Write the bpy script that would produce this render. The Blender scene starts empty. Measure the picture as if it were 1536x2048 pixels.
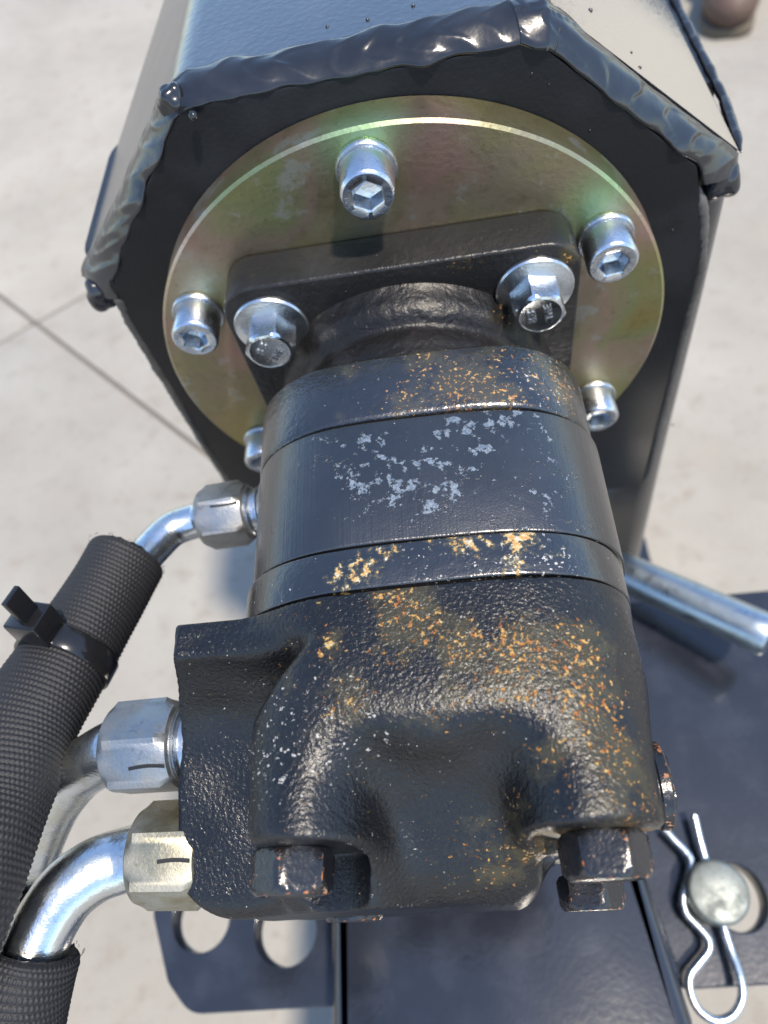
import bpy, math, random
import numpy as np
from mathutils import Vector, Matrix, Euler
from mathutils import noise as mnoise
random.seed(7); np.random.seed(7)
K = 0.0012                       # one drawing unit is 1.2 mm
SC = bpy.context.scene
COL = SC.collection

# ------------------------------------------------------------------ camera
CP = np.array([11.5106, -164.9578, 176.6163])                     # camera place, in units
CR = np.array([[0.987838, -0.035472, -0.151387],                  # right
               [0.107782, 0.857966, 0.502272],                    # up
               [0.112068, -0.51248, 0.851355]])                   # back
FPX = 1420.0
cam = bpy.data.cameras.new('camera'); camo = bpy.data.objects.new('camera', cam); COL.objects.link(camo)
cam.sensor_fit = 'VERTICAL'; cam.sensor_height = 32.0; cam.sensor_width = 24.0
cam.lens = FPX / 2048 * 32.0
cam.clip_start = 0.01; cam.clip_end = 500
m = Matrix.Identity(4)
for i in range(3):
    for j in range(3): m[j][i] = float(CR[i][j])
    m[i][3] = float(CP[i] * K)
camo.matrix_world = m
cam.dof.use_dof = True
cam.dof.focus_distance = 158 * K
cam.dof.aperture_fstop = 9.5
SC.camera = camo
SC.render.resolution_x = 768; SC.render.resolution_y = 1024

# ------------------------------------------------------------------ light
SEL, SAZ = math.radians(68), math.radians(130)
SUN = Vector((math.cos(SEL) * math.sin(SAZ), math.cos(SEL) * math.cos(SAZ), math.sin(SEL)))
w = bpy.data.worlds.new('World'); SC.world = w; w.use_nodes = True
wn = w.node_tree; bg = wn.nodes['Background']
sky = wn.nodes.new('ShaderNodeTexSky'); sky.sky_type = 'NISHITA'; sky.sun_disc = False
sky.sun_elevation = math.asin(SUN.z); sky.sun_rotation = math.atan2(SUN.x, SUN.y)
sky.air_density = 1.0; sky.dust_density = 0.4; sky.ozone_density = 1.5
wn.links.new(sky.outputs[0], bg.inputs[0]); bg.inputs[1].default_value = 0.15
sl = bpy.data.lights.new('sun', 'SUN'); sl.energy = 3.0; sl.angle = math.radians(4); sl.color = (1.0, 0.89, 0.745)
so = bpy.data.objects.new('sun', sl); COL.objects.link(so)
so.rotation_euler = SUN.to_track_quat('Z', 'Y').to_euler(); so.location = (0.5, 1, 3)
SC.view_settings.view_transform = 'Standard'; SC.view_settings.look = 'None'
SC.view_settings.exposure = 1.1; SC.view_settings.gamma = 1.0

def ray(u, v):
    d = np.array([(u - 768) / FPX, -(v - 1024) / FPX, -1.0]) @ CR
    return d / np.linalg.norm(d)
def on(u, v, ax, val):           # photo point carried onto the plane axis=val
    d = ray(u, v); t = (val - CP[ax]) / d[ax]; return CP + t * d
def dep(u, v, z):                # photo point at a given distance along the view
    d = ray(u, v); return CP + d / (-(d @ CR[2])) * z

# ------------------------------------------------------------------ scene graph helpers
def thing(name, label, cat, loc=(0, 0, 0), group=None):
    o = bpy.data.objects.new(name, None); COL.objects.link(o)
    o.empty_display_size = 0.01
    o.location = Vector(loc) * K; o['label'] = label; o['category'] = cat; o['loc'] = [float(a) for a in loc]
    if group: o['group'] = group
    return o
def base(p):
    while p is not None and 'loc' not in p.keys(): p = p.parent
    return np.array(p['loc']) if p is not None else np.zeros(3)
def mesh_from(name, V, F, mat, smooth=40, org=(0, 0, 0)):
    V = (np.asarray(V, float) - np.asarray(org)) * K
    me = bpy.data.meshes.new(name); me.from_pydata([tuple(p) for p in V], [], [tuple(int(i) for i in f) for f in F]); me.update()
    if smooth:
        me.polygons.foreach_set('use_smooth', [True] * len(me.polygons))
        if smooth < 179: me.set_sharp_from_angle(angle=math.radians(smooth))
    if mat: me.materials.append(mat)
    return me
def part(name, V, F, mat, parent=None, smooth=40, kind=None, label=None):
    me = mesh_from(name, V, F, mat, smooth, base(parent))
    o = bpy.data.objects.new(name, me); COL.objects.link(o)
    if parent: o.parent = parent
    if kind: o['kind'] = kind
    if label: o['label'] = label
    return o
def place(name, me, M, parent, label=None):      # M in units, absolute
    o = bpy.data.objects.new(name, me); COL.objects.link(o); o.parent = parent
    M = M.copy(); b = base(parent)
    for i in range(3): M[i][3] = (M[i][3] - b[i]) * K
    if parent is not None and parent.type == 'MESH':
        M = parent.matrix_basis.inverted() @ M
    o.matrix_basis = M
    if label: o['label'] = label
    return o
def frame(org, axis, roll=0.0, up=(0, 0, 1)):    # matrix whose local Z is axis
    z = Vector(axis).normalized(); u = Vector(up)
    if abs(z.dot(u)) > .98: u = Vector((0, 1, 0))
    x = u.cross(z).normalized(); y = z.cross(x)
    M = Matrix((( x.x, y.x, z.x, org[0]), (x.y, y.y, z.y, org[1]), (x.z, y.z, z.z, org[2]), (0, 0, 0, 1)))
    return M @ Matrix.Rotation(roll, 4, 'Z')

# ------------------------------------------------------------------ shape helpers
def loft(rings, cap0=True, cap1=True, closed=True):
    n = len(rings[0]); V = np.concatenate([np.asarray(r, float) for r in rings]); F = []
    for i in range(len(rings) - 1):
        for j in range(n if closed else n - 1):
            a = i * n + j; b = i * n + (j + 1) % n
            F.append((a, b, b + n, a + n))
    if cap0: F.append(tuple(range(n))[::-1])
    if cap1: F.append(tuple(range((len(rings) - 1) * n, len(rings) * n)))
    return V, F
def join(*vf):
    V = []; F = []; k = 0
    for v, f in vf:
        V.append(np.asarray(v, float)); F += [tuple(i + k for i in g) for g in f]; k += len(v)
    return np.concatenate(V), F
def lathe(prof, n=64, cap0=True, cap1=True):     # prof: (r, z)
    a = np.linspace(0, 2 * np.pi, n, endpoint=False)
    return loft([np.stack([r * np.cos(a), r * np.sin(a), 0 * a + z], 1) for r, z in prof], cap0, cap1)
def hexr(ap, n=96):
    a = np.linspace(0, 2 * np.pi, n, endpoint=False)
    return a, ap / np.cos((a % (np.pi / 3)) - np.pi / 6)
def hexring(ap, rc, z, n=96):
    a, h = hexr(ap, n); r = np.minimum(h, rc); return np.stack([r * np.cos(a), r * np.sin(a), 0 * a + z], 1)
def circ(r, z, n=96):
    a = np.linspace(0, 2 * np.pi, n, endpoint=False); return np.stack([r * np.cos(a), r * np.sin(a), 0 * a + z], 1)
def prism(pts, z0, z1, r=0.0, steps=3):          # outline in XY with rounded top/bottom rim
    P = np.asarray(pts, float)
    if np.sum(P[:, 0] * np.roll(P[:, 1], -1) - np.roll(P[:, 0], -1) * P[:, 1]) < 0: P = P[::-1]
    d = np.roll(P, -1, 0) - P; d /= np.linalg.norm(d, axis=1)[:, None]
    nrm = np.stack([d[:, 1], -d[:, 0]], 1); nn = nrm + np.roll(nrm, 1, 0)
    nn = nn / (np.linalg.norm(nn, axis=1)[:, None] ** 2 / 2 + 1e-9)
    nn *= np.minimum(1, 1.5 / np.linalg.norm(nn, axis=1))[:, None]
    rings = []
    def ring(off, z): return np.concatenate([P - nn * off, np.full((len(P), 1), z)], 1)
    if r > 0:
        for k in range(steps + 1):
            t = k / steps * math.pi / 2; rings.append(ring(r * (1 - math.sin(t)), z0 + r * (1 - math.cos(t))))
        for k in range(steps + 1):
            t = k / steps * math.pi / 2; rings.append(ring(r * (1 - math.cos(t)), z1 - r * (1 - math.sin(t))))
    else: rings = [ring(0, z0), ring(0, z1)]
    return loft(rings)
def roundpoly(pts, r, n=6):                      # round the corners of an outline
    P = [np.array(p, float) for p in pts]; out = []
    rs = r if hasattr(r, '__len__') else [r] * len(P)
    for i, p in enumerate(P):
        a = P[i - 1] - p; b = P[(i + 1) % len(P)] - p; la, lb = np.linalg.norm(a), np.linalg.norm(b); a /= la; b /= lb
        if rs[i] <= 0: out.append(p); continue
        ang = math.acos(max(-1, min(1, a @ b))); t = min(rs[i] / math.tan(ang / 2), la * .48, lb * .48)
        rr = t * math.tan(ang / 2); c = p + (a + b) / np.linalg.norm(a + b) * rr / math.sin(ang / 2)
        s = p + a * t - c; e = p + b * t - c
        a0 = math.atan2(s[1], s[0]); a1 = math.atan2(e[1], e[0]); da = (a1 - a0 + math.pi) % (2 * math.pi) - math.pi
        for k in range(n + 1):
            q = a0 + da * k / n; out.append(c + rr * np.array([math.cos(q), math.sin(q)]))
    return np.array(out)
def map_pts(V, f): return np.array([f(p) for p in V])
def xz_to_world(V):                              # prism drawn in (x, z), extruded along Y: local z -> world y
    V = np.asarray(V); return np.stack([V[:, 0], V[:, 2], V[:, 1]], 1)
def flip(F): return [tuple(f[::-1]) for f in F]
def catmull(P, n=12):
    P = [np.array(p, float) for p in P]; P = [2 * P[0] - P[1]] + P + [2 * P[-1] - P[-2]]; out = []
    for i in range(1, len(P) - 2):
        for k in range(n):
            t = k / n; a, b, c, d = P[i - 1:i + 3]
            out.append(.5 * ((2 * b) + (c - a) * t + (2 * a - 5 * b + 4 * c - d) * t * t + (3 * b - a - 3 * c + d) * t ** 3))
    out.append(P[-2]); return np.array(out)
def resample(P, n):
    d = np.concatenate([[0], np.cumsum(np.linalg.norm(np.diff(P, axis=0), axis=1))]); s = np.linspace(0, d[-1], n)
    return np.stack([np.interp(s, d, P[:, i]) for i in range(3)], 1), d[-1]
def frames(P, up=(0, 0, 1)):
    T = np.gradient(P, axis=0); T /= np.linalg.norm(T, axis=1)[:, None]
    n = np.cross(T[0], up); n /= np.linalg.norm(n); N = [n]
    for i in range(1, len(P)):
        n = N[-1] - T[i] * (N[-1] @ T[i]); N.append(n / np.linalg.norm(n))
    N = np.array(N); B = np.cross(T, N); return T, N, B
def sweep(P, r, n=24, cap=True, rf=None):
    T, N, B = frames(P); a = np.linspace(0, 2 * np.pi, n, endpoint=False)
    R = np.full(len(P), r, float) if np.isscalar(r) else np.asarray(r)
    rings = []
    for i in range(len(P)):
        rr = R[i] if rf is None else R[i] + rf(i, a)
        rr = rr * np.ones(n)
        rings.append(P[i] + (rr * np.cos(a))[:, None] * N[i] + (rr * np.sin(a))[:, None] * B[i])
    return loft(rings, cap, cap)
def nz(p, s=1.0): return mnoise.noise(Vector((p[0] * s, p[1] * s, p[2] * s)))

def surface_nets(f, lo, hi, h):
    lo = np.array(lo, float); n = np.ceil((np.array(hi) - lo) / h).astype(int) + 1
    g = [lo[i] + np.arange(n[i]) * h for i in range(3)]
    X, Y, Z = np.meshgrid(*g, indexing='ij'); D = f(X, Y, Z)
    C = tuple(n - 1); cnt = np.zeros(C); acc = np.zeros(C + (3,))
    def sl_(o): return tuple(slice(o[i], o[i] + C[i]) for i in range(3))
    for ax in range(3):
        oth = [a for a in range(3) if a != ax]
        for da in (0, 1):
            for db in (0, 1):
                o = [0, 0, 0]; o[oth[0]] = da; o[oth[1]] = db; o2 = list(o); o2[ax] = 1
                a = D[sl_(o)]; b = D[sl_(o2)]; c = (a < 0) != (b < 0)
                t = np.where(c, a / np.where(c, a - b, 1), 0)
                cnt += c
                for k in range(3):
                    acc[..., k] += np.where(c, (t if k == ax else o[k]), 0)
    act = cnt > 0; idx = -np.ones(C, int); idx[act] = np.arange(act.sum())
    ijk = np.argwhere(act); V = lo + (ijk + acc[act] / cnt[act][:, None]) * h
    F = []
    for ax in range(3):
        u, v = [a for a in range(3) if a != ax]
        a = D; s0 = [slice(None)] * 3; s1 = [slice(None)] * 3; s0[ax] = slice(0, -1); s1[ax] = slice(1, None)
        c = (D[tuple(s0)] < 0) != (D[tuple(s1)] < 0); pos = D[tuple(s0)] < 0
        q = np.argwhere(c)
        q = q[(q[:, u] > 0) & (q[:, v] > 0) & (q[:, u] < C[u]) & (q[:, v] < C[v])]
        def cell(du, dv):
            r = q.copy(); r[:, u] += du; r[:, v] += dv; return idx[r[:, 0], r[:, 1], r[:, 2]]
        quad = np.stack([cell(-1, -1), cell(0, -1), cell(0, 0), cell(-1, 0)], 1)
        fl = pos[q[:, 0], q[:, 1], q[:, 2]]
        if ax == 1: fl = ~fl
        quad[~fl] = quad[~fl][:, ::-1]
        F.append(quad)
    return V, np.concatenate(F)
def smin(a, b, k):
    h = np.clip(.5 + .5 * (b - a) / k, 0, 1); return b * (1 - h) + a * h - k * h * (1 - h)
def smax(a, b, k): return -smin(-a, -b, k)
def sd_box(X, Y, Z, lo, hi, r=0):
    c = (np.array(lo) + hi) / 2; e = (np.array(hi) - lo) / 2 - r
    q = [abs(X - c[0]) - e[0], abs(Y - c[1]) - e[1], abs(Z - c[2]) - e[2]]
    return np.sqrt(sum(np.maximum(t, 0) ** 2 for t in q)) + np.minimum(np.maximum(np.maximum(q[0], q[1]), q[2]), 0) - r
def sd_cyl(X, Y, Z, cx, cz, r, y0, y1, rr=1.0):
    d = np.hypot(X - cx, Z - cz) - r + rr; e = abs(Y - (y0 + y1) / 2) - (y1 - y0) / 2 + rr
    return np.minimum(np.maximum(d, e), 0) + np.hypot(np.maximum(d, 0), np.maximum(e, 0)) - rr

# ------------------------------------------------------------------ materials
class MAT:
    def __init__(s, name, org=(0, 0, 0)):
        s.m = bpy.data.materials.new(name); s.m.use_nodes = True; s.t = s.m.node_tree; s.b = s.t.nodes['Principled BSDF']
        tc = s.t.nodes.new('ShaderNodeTexCoord'); s.P = s.vm('ADD', s.vm('SCALE', tc.outputs['Object'], 1 / K), tuple(float(a) for a in org))
    def n(s, typ, ins=(), **pr):
        o = s.t.nodes.new('ShaderNode' + typ)
        for k, v in pr.items(): setattr(o, k, v)
        for k, v in (ins.items() if isinstance(ins, dict) else enumerate(ins)):
            if v is None: continue
            i = o.inputs[k]
            if isinstance(v, bpy.types.NodeSocket): s.t.links.new(v, i)
            else: i.default_value = v
        return o
    def vm(s, op, a, b):
        o = s.t.nodes.new('ShaderNodeVectorMath'); o.operation = op
        s.t.links.new(a, o.inputs[0]) if isinstance(a, bpy.types.NodeSocket) else setattr(o.inputs[0], 'default_value', a)
        if op == 'SCALE': o.inputs['Scale'].default_value = b
        else:
            s.t.links.new(b, o.inputs[1]) if isinstance(b, bpy.types.NodeSocket) else setattr(o.inputs[1], 'default_value', b)
        return o.outputs['Value'] if op in ('DISTANCE', 'LENGTH') else o.outputs[0]
    def ma(s, op, a, b=None, c=None, clamp=False):
        return s.n('Math', [a, b, c], operation=op, use_clamp=clamp).outputs[0]
    def noise(s, scale, detail=3, rough=.5, vec=None, dist=0.0):
        o = s.n('TexNoise', {'Scale': scale, 'Detail': detail, 'Roughness': rough, 'Distortion': dist})
        s.t.links.new(vec or s.P, o.inputs['Vector']); return o.outputs['Fac']
    def stretch(s, v): 
        return s.n('Mapping', {'Vector': s.P, 'Scale': v}).outputs[0]
    def ramp(s, f, stops):
        o = s.n('ValToRGB', [f]); e = o.color_ramp.elements
        while len(e) < len(stops): e.new(.5)
        for i, (p, c) in enumerate(stops):
            e[i].position = p; e[i].color = (c if hasattr(c, '__len__') else (c, c, c)) + (() if hasattr(c, '__len__') and len(c) == 4 else (1,)) if hasattr(c, '__len__') else (c, c, c, 1)
        return o.outputs[0]
    def step(s, f, a, b): return s.n('MapRange', [f, a, b, 0.0, 1.0], interpolation_type='SMOOTHSTEP').outputs[0]
    def mix(s, f, a, b):
        o = s.n('Mix', data_type='RGBA'); 
        for sock, v in ((o.inputs[0], f), (o.inputs[6], a), (o.inputs[7], b)):
            if isinstance(v, bpy.types.NodeSocket): s.t.links.new(v, sock)
            elif hasattr(v, '__len__'): sock.default_value = tuple(v) + (1,) if len(v) == 3 else v
            else: sock.default_value = v
        return o.outputs[2]
    def mixf(s, f, a, b):
        o = s.n('Mix', data_type='FLOAT')
        for sock, v in ((o.inputs[0], f), (o.inputs[2], a), (o.inputs[3], b)):
            if isinstance(v, bpy.types.NodeSocket): s.t.links.new(v, sock)
            else: sock.default_value = v
        return o.outputs[0]
    def blobs(s, L):                 # L: (point, radius, weight)
        tot = None
        for p, r, wt in L:
            d = s.vm('DISTANCE', s.P, tuple(float(a) for a in p))
            q = s.n('MapRange', [d, float(r) * .2, float(r) * 1.25, float(wt), 0.0], interpolation_type='SMOOTHSTEP').outputs[0]
            tot = q if tot is None else s.ma('MAXIMUM', tot, q)
        return tot
    def set(s, **kw):
        for k, v in kw.items():
            i = s.b.inputs[k.replace('_', ' ')]
            if isinstance(v, bpy.types.NodeSocket): s.t.links.new(v, i)
            else: i.default_value = tuple(v) + (1,) if hasattr(v, '__len__') and len(v) == 3 else v
        return s
    def bump(s, h, dist, strength=1.0, prev=None):
        o = s.n('Bump', {'Height': h, 'Distance': dist * K, 'Strength': strength})
        if prev: s.t.links.new(prev, o.inputs['Normal'])
        s.t.links.new(o.outputs[0], s.b.inputs['Normal']); return o.outputs[0]

def blackpaint(name, col=(.010, .011, .014), rough=.2, peel=.05, peels=.6, ior=1.55, dust=.1):
    M = MAT(name); a = M.noise(peels, 2); b = M.noise(.05, 4)
    M.set(Base_Color=M.mix(M.step(b, .45, .75), col, tuple(c * 1.6 + dust * .02 for c in col)),
          Roughness=M.mixf(b, rough * .8, rough * 1.3), IOR=ior)
    M.bump(a, peel); return M
M_TUBE = blackpaint('tube_paint', rough=.22, peel=.1, peels=.5, ior=1.55).m
M_TOP = blackpaint('gloss_top_paint', rough=.2, peel=.1, peels=.5, ior=3.0).m
M_PLATE = blackpaint('plate_paint', col=(.006, .0065, .008), rough=.42, peel=.1, peels=.8, ior=1.3).m
M_WELD = blackpaint('weld_paint', rough=.18, peel=.07, peels=.4, ior=1.6).m
M_SEAM = blackpaint('pale_reflection_weld_paint', col=(.045, .043, .040), rough=.5, peel=.2, peels=.5, ior=1.6).m  # paler grey stands in for bright ground reflected along the side beads
M_FRAME = blackpaint('frame_paint', col=(.013, .015, .021), rough=.15, peel=.05, peels=.45, ior=1.65).m
M_DARK = blackpaint('dark_gap', col=(.008, .008, .008), rough=.6).m

def zinc(name, col=(.62, .66, .70), rough=.28, warm=None):
    M = MAT(name); a = M.noise(.12, 4, .6); b = M.noise(1.2, 3, .6); c = col
    w_ = warm or tuple(x * .86 for x in col)
    gr = M.step(M.noise(.35, 6, .75), .52, .72); sc = M.noise(1.0, 3, .6, M.stretch((.25, 2.2, 2.2)))
    M.set(Base_Color=M.mix(M.ma('MULTIPLY', gr, .45), M.mix(M.step(a, .4, .65), c, w_), tuple(x * .35 for x in w_)), Metallic=1.0, Roughness=M.mixf(M.step(a, .35, .7), rough * .8, rough * 1.35))
    M.bump(M.ma('ADD', b, M.ma('MULTIPLY', sc, .5)), .07); return M.m
M_ZINC = zinc('clear_zinc', (.60, .64, .68), .27)
M_NUT = zinc('satin_zinc', (.34, .35, .35), .5)
M_NUTY = zinc('yellowed_zinc', (.40, .36, .25), .48, (.36, .35, .30))
M_PIPE = zinc('plated_pipe', (.66, .70, .73), .25, (.70, .70, .62))
M_CLIP = zinc('clip_zinc', (.70, .76, .80), .25)
M_PIN = zinc('pin_zinc', (.26, .28, .26), .6)
M_ROD = zinc('rod_zinc', (.42, .48, .52), .34)

def yellow_zinc():
    M = MAT('yellow_chromate', (0, 11, -80))
    a = M.noise(.022, 3, .55, dist=.6); b = M.noise(.06, 5, .65); c = M.noise(.6, 3)
    base_ = M.ramp(a, [(.30, (.22, .20, .075)), (.42, (.30, .27, .14)), (.50, (.30, .25, .17)), (.57, (.36, .26, .20)), (.65, (.26, .29, .13)), (.75, (.30, .25, .08))])
    base_ = M.mix(M.ma('MULTIPLY', M.step(b, .56, .62), .8), base_, (.37, .38, .34))
    base_ = M.mix(M.ma('MULTIPLY', M.step(M.noise(.16, 6, .7), .5, .7), .5), base_, (.16, .13, .06))
    sx = []
    for ang in (92.8, 32.8, -27.2, 152.8):
        t = math.radians(ang); sx.append(((69.5 * math.cos(t), 0, 69.5 * math.sin(t) + 9), 15, .9))
    g = M.blobs(sx); base_ = M.mix(M.ma('MULTIPLY', g, .75), base_, (.28, .50, .24))
    px = [((69.5 * math.cos(math.radians(a_)) + dx, 0, 69.5 * math.sin(math.radians(a_)) + dz), r_, .9) for a_, dx, dz, r_ in
          ((32.8, 9, 2, 14), (-27.2, 0, 13, 16), (152.8, -6, 14, 22), (150, 8, -22, 14), (92.8, 16, 0, 12))]
    base_ = M.mix(M.ma('MULTIPLY', M.blobs(px), .6), base_, (.50, .26, .25))
    base_ = M.mix(M.ma('MULTIPLY', M.blobs([((-48, 0, -38), 42, 1.0), ((-30, 0, -60), 40, 1.0), ((60, 0, -40), 30, .7)]), .8), base_, (.33, .27, .06))
    base_ = M.mix(.10, base_, (.50, .48, .36)); base_ = M.mix(M.ma('MULTIPLY', M.step(c, .58, .7), .25), base_, (.12, .10, .06)); M.set(Base_Color=base_, Metallic=.9, Roughness=M.mixf(b, .26, .46))
    M.bump(c, .08); return M.m
M_YZ = yellow_zinc()

RUSTC = [(0, (.16, .045, .012)), (.35, (.28, .11, .026)), (.55, (.38, .225, .055)), (1, (.38, .32, .22))]
def motor_mat(name, rough=.24, cast=.35, casts=.55, blobs=None, basecol=(.006, .0065, .008), general=.0, grey=None, yel=None, scratch=False, top=(0, 0), ior=1.9):
    M = MAT(name, (0, -14, -50))
    n1 = M.noise(.95, 5, .66); n2 = M.noise(1.0, 4, .6, M.vm('ADD', M.P, (31., 7., 3.))); lo = M.noise(.035, 4, .6)
    cn = M.noise(casts, 3, .55, dist=.3); fine = M.noise(2.2, 2)
    col = M.mix(M.step(lo, .45, .7), basecol, tuple(c * 1.9 for c in basecol))
    rg = M.mixf(lo, rough * .75, rough * 1.3); met = 0.0
    h = cn
    if scratch:
        st = M.noise(1.0, 3, .6, M.stretch((1.1, .02, 1.1))); h = M.ma('ADD', M.ma('MULTIPLY', st, .35), M.ma('MULTIPLY', cn, .4))
        cr = M.ma('ABSOLUTE', M.ma('SUBTRACT', M.noise(.09, 5, .6, M.vm('ADD', M.P, (40., 4., 0.))), .5))
        cmask = M.step(M.noise(.05, 2, .5, M.vm('ADD', M.P, (5., 90., 3.))), .5, .56)
        cr = M.ma('MULTIPLY', M.ma('SUBTRACT', 1.0, M.step(cr, .0, .006)), cmask); h = M.ma('SUBTRACT', h, M.ma('MULTIPLY', cr, .25))
    if grey:
        gm = M.blobs(grey); g = M.step(M.ma('ADD', M.noise(.33, 5, .68, M.vm('ADD', M.P, (3., 50., 9.))), M.ma('MULTIPLY', gm, .155)), .685, .71)
        col = M.mix(g, col, M.mix(M.step(n2, .4, .6), (.06, .085, .12), (.13, .165, .20))); rg = M.mixf(g, rg, .5); h = M.ma('SUBTRACT', h, M.ma('MULTIPLY', g, .5))
    if blobs:
        bm = M.blobs(blobs)
        # olive staining round the rust
        s1 = M.step(M.ma('ADD', M.noise(.14, 5, .7), M.ma('MULTIPLY', bm, .30)), .60, .86)
        col = M.mix(M.ma('MULTIPLY', s1, .5), col, (.060, .052, .022))
        f = M.ma('ADD', n1, M.ma('MULTIPLY', bm, .142))
        rs = M.step(f, .685, .725)
        rc = M.ramp(M.noise(.9, 3, .6, M.vm('ADD', M.P, (11., 3., 77.))), [(p_ * .5 + .27, c_) for p_, c_ in RUSTC])
        col = M.mix(rs, col, rc); rg = M.mixf(rs, rg, .8); h = M.ma('ADD', h, M.ma('MULTIPLY', rs, .5))
    # pale flecks where paint has chipped off
    cm = M.blobs(yel['white']) if yel else None
    f2 = n2 if cm is None else M.ma('ADD', n2, M.ma('MULTIPLY', cm, .10))
    ws = M.step(f2, .715 - general * .02, .74 - general * .02)
    col = M.mix(ws, col, (.34, .33, .31)); rg = M.mixf(ws, rg, .6)
    if yel and yel.get('yellow'):
        ym = M.blobs(yel['yellow']); yf = M.ma('ADD', M.noise(.55, 5, .68, M.vm('ADD', M.P, (70., 5., 9.))), M.ma('MULTIPLY', ym, .19))
        hal = M.step(yf, .64, .74); col = M.mix(M.ma('MULTIPLY', hal, .5), col, (.12, .10, .03))
        ys = M.step(yf, .735, .76); yc = M.ramp(n1, [(.38, (.34, .13, .03)), (.48, (.40, .24, .05)), (.54, (.38, .30, .13)), (.6, (.40, .39, .35))])
        col = M.mix(ys, col, yc); rg = M.mixf(ys, rg, .7); h = M.ma('SUBTRACT', h, M.ma('MULTIPLY', ys, .4))
    M.set(Base_Color=col, Roughness=rg, IOR=ior)
    nb = M.bump(h, cast)
    M.bump(fine, .05, 1.0, nb)
    return M.m
def S(u, v, z=46.0): return on(u, v, 2, z)
def SY(u, v, y): return on(u, v, 1, y)
M_CAP = motor_mat('cast_cap_paint', cast=.25, casts=.5, general=.4, yel={'white': [(S(1080, 760, 43), 12, .8)]},
                  blobs=[(S(930, 775), 13, 1.0), (S(1010, 790), 9, 1.0), (S(850, 730), 9, .8), (S(820, 800), 9, .8), (S(1000, 730), 9, .8), (S(1110, 760, 40), 14, .8), (S(700, 740), 6, .5)])
M_ROTOR = motor_mat('ground_ring_paint', rough=.3, cast=.28, casts=.25, scratch=True,
                    grey=[(S(740, 930), 13, 1.), (S(800, 970), 11, 1.), (S(850, 990), 10, 1.), (S(920, 970), 8, 1.1), (S(1000, 835), 9, 1.1), (S(940, 850), 8, 1.1), (S(1060, 990), 8, .9), (S(740, 1010), 9, .9), (S(1030, 1040), 9, .9), (S(900, 900), 16, .75), (S(680, 900), 12, .7), (S(1100, 930), 10, .7), (S(980, 900), 6, .8), (S(1070, 850), 8, .9)])
M_SPACER = motor_mat('spacer_paint', rough=.26, cast=.2, casts=.4, general=1.0,
                     yel={'white': [(S(1110, 1100), 8, 1.1), (S(1020, 1110), 5, 1.2), (S(900, 1110), 16, .5), (S(950, 1140), 4, 1.0)],
                          'yellow': [(S(725, 1140), 6, 1.15), (S(680, 1165), 4.5, 1.2), (S(925, 1085), 6, 1.2), (S(1040, 1075), 6, 1.35), (S(775, 1100), 6, 1.), (S(960, 1095), 5, 1.), (S(1020, 1130), 5, 1.05), (S(870, 1080), 4, .9), (S(1140, 1100), 4, .8)]})
M_CAST = motor_mat('cast_housing_paint', ior=1.5, basecol=(.004, .0045, .006), rough=.31, cast=.30, casts=1.05, general=.75,
                   yel={'white': [(S(560, 1520, 40), 13, .9), (S(590, 1400), 12, .7), (S(700, 1460, 44), 12, .8), (S(1000, 1230), 25, .35), (SY(600, 1690, -147), 7, 1.1)], 'yellow': [(SY(560, 1700, -149), 4, .8), (SY(1200, 1650, -149), 5, .9), (S(660, 1290), 2.5, 1.1)]},
                   blobs=[(S(800, 1210), 9, 1.1), (S(840, 1250), 8, 1.), (S(790, 1300), 9, .7), (S(930, 1290), 8, 1.), (S(1040, 1300), 10, 1.1), (S(1000, 1370), 9, .8), (S(1050, 1375), 5, 1.1), (S(900, 1400), 9, .6),
                          (S(1130, 1320, 44), 13, 1.05), (S(1170, 1400, 42), 13, 1.0), (S(1200, 1500, 40), 11, 1.), (S(1130, 1500, 38), 9, 1.5), (S(1100, 1600, 30), 10, 1.5), (S(1060, 1680, 22), 9, .9),
                          (S(1220, 1580, 38), 12, .9), (SY(1215, 1640, -148), 11, 1.3), (SY(1280, 1640, -148), 6, 1.5), (S(690, 1400), 8, .8), (S(660, 1290), 6, .8), (SY(1000, 1800, -160), 16, .95), (SY(1060, 1790, -160), 8, 1.2), (S(960, 1640, 18), 10, .7), (S(700, 1300), 26, .3)])
def rusty_black(name, blobs=None):
    M = MAT(name); n1 = M.noise(.5, 4, .65); a = M.noise(.05, 3)
    g = M.n('NewGeometry').outputs['Pointiness']; ed = M.step(g, .53, .60)
    rs = M.step(M.ma('ADD', n1, M.ma('MULTIPLY', ed, .22)), .64, .7)
    M.set(Base_Color=M.mix(rs, (.011, .012, .015), M.ramp(n1, [(.5, (.12, .03, .01)), (.62, (.35, .12, .03)), (.7, (.25, .2, .15))])), Roughness=M.mixf(rs, .25, .8), IOR=1.55)
    M.bump(M.noise(.7, 3), .2); return M.m
M_BOLT = rusty_black('black_bolt_paint')
M_FLANGE = motor_mat('flange_paint', ior=1.4, rough=.34, cast=.3, casts=.5, general=-.5, basecol=(.013, .0125, .0125),
                     blobs=[(SY(1138, 515, -14), 4, 1.0), (SY(920, 520, -14), 6, .5)])
M_NECK = motor_mat('neck_paint', ior=1.4, rough=.4, cast=.6, casts=.3, general=-.5, basecol=(.007, .0065, .0065),
                   blobs=[(SY(1030, 620, -20), 9, .8), (SY(1075, 670, -22), 9, .9)])
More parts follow.
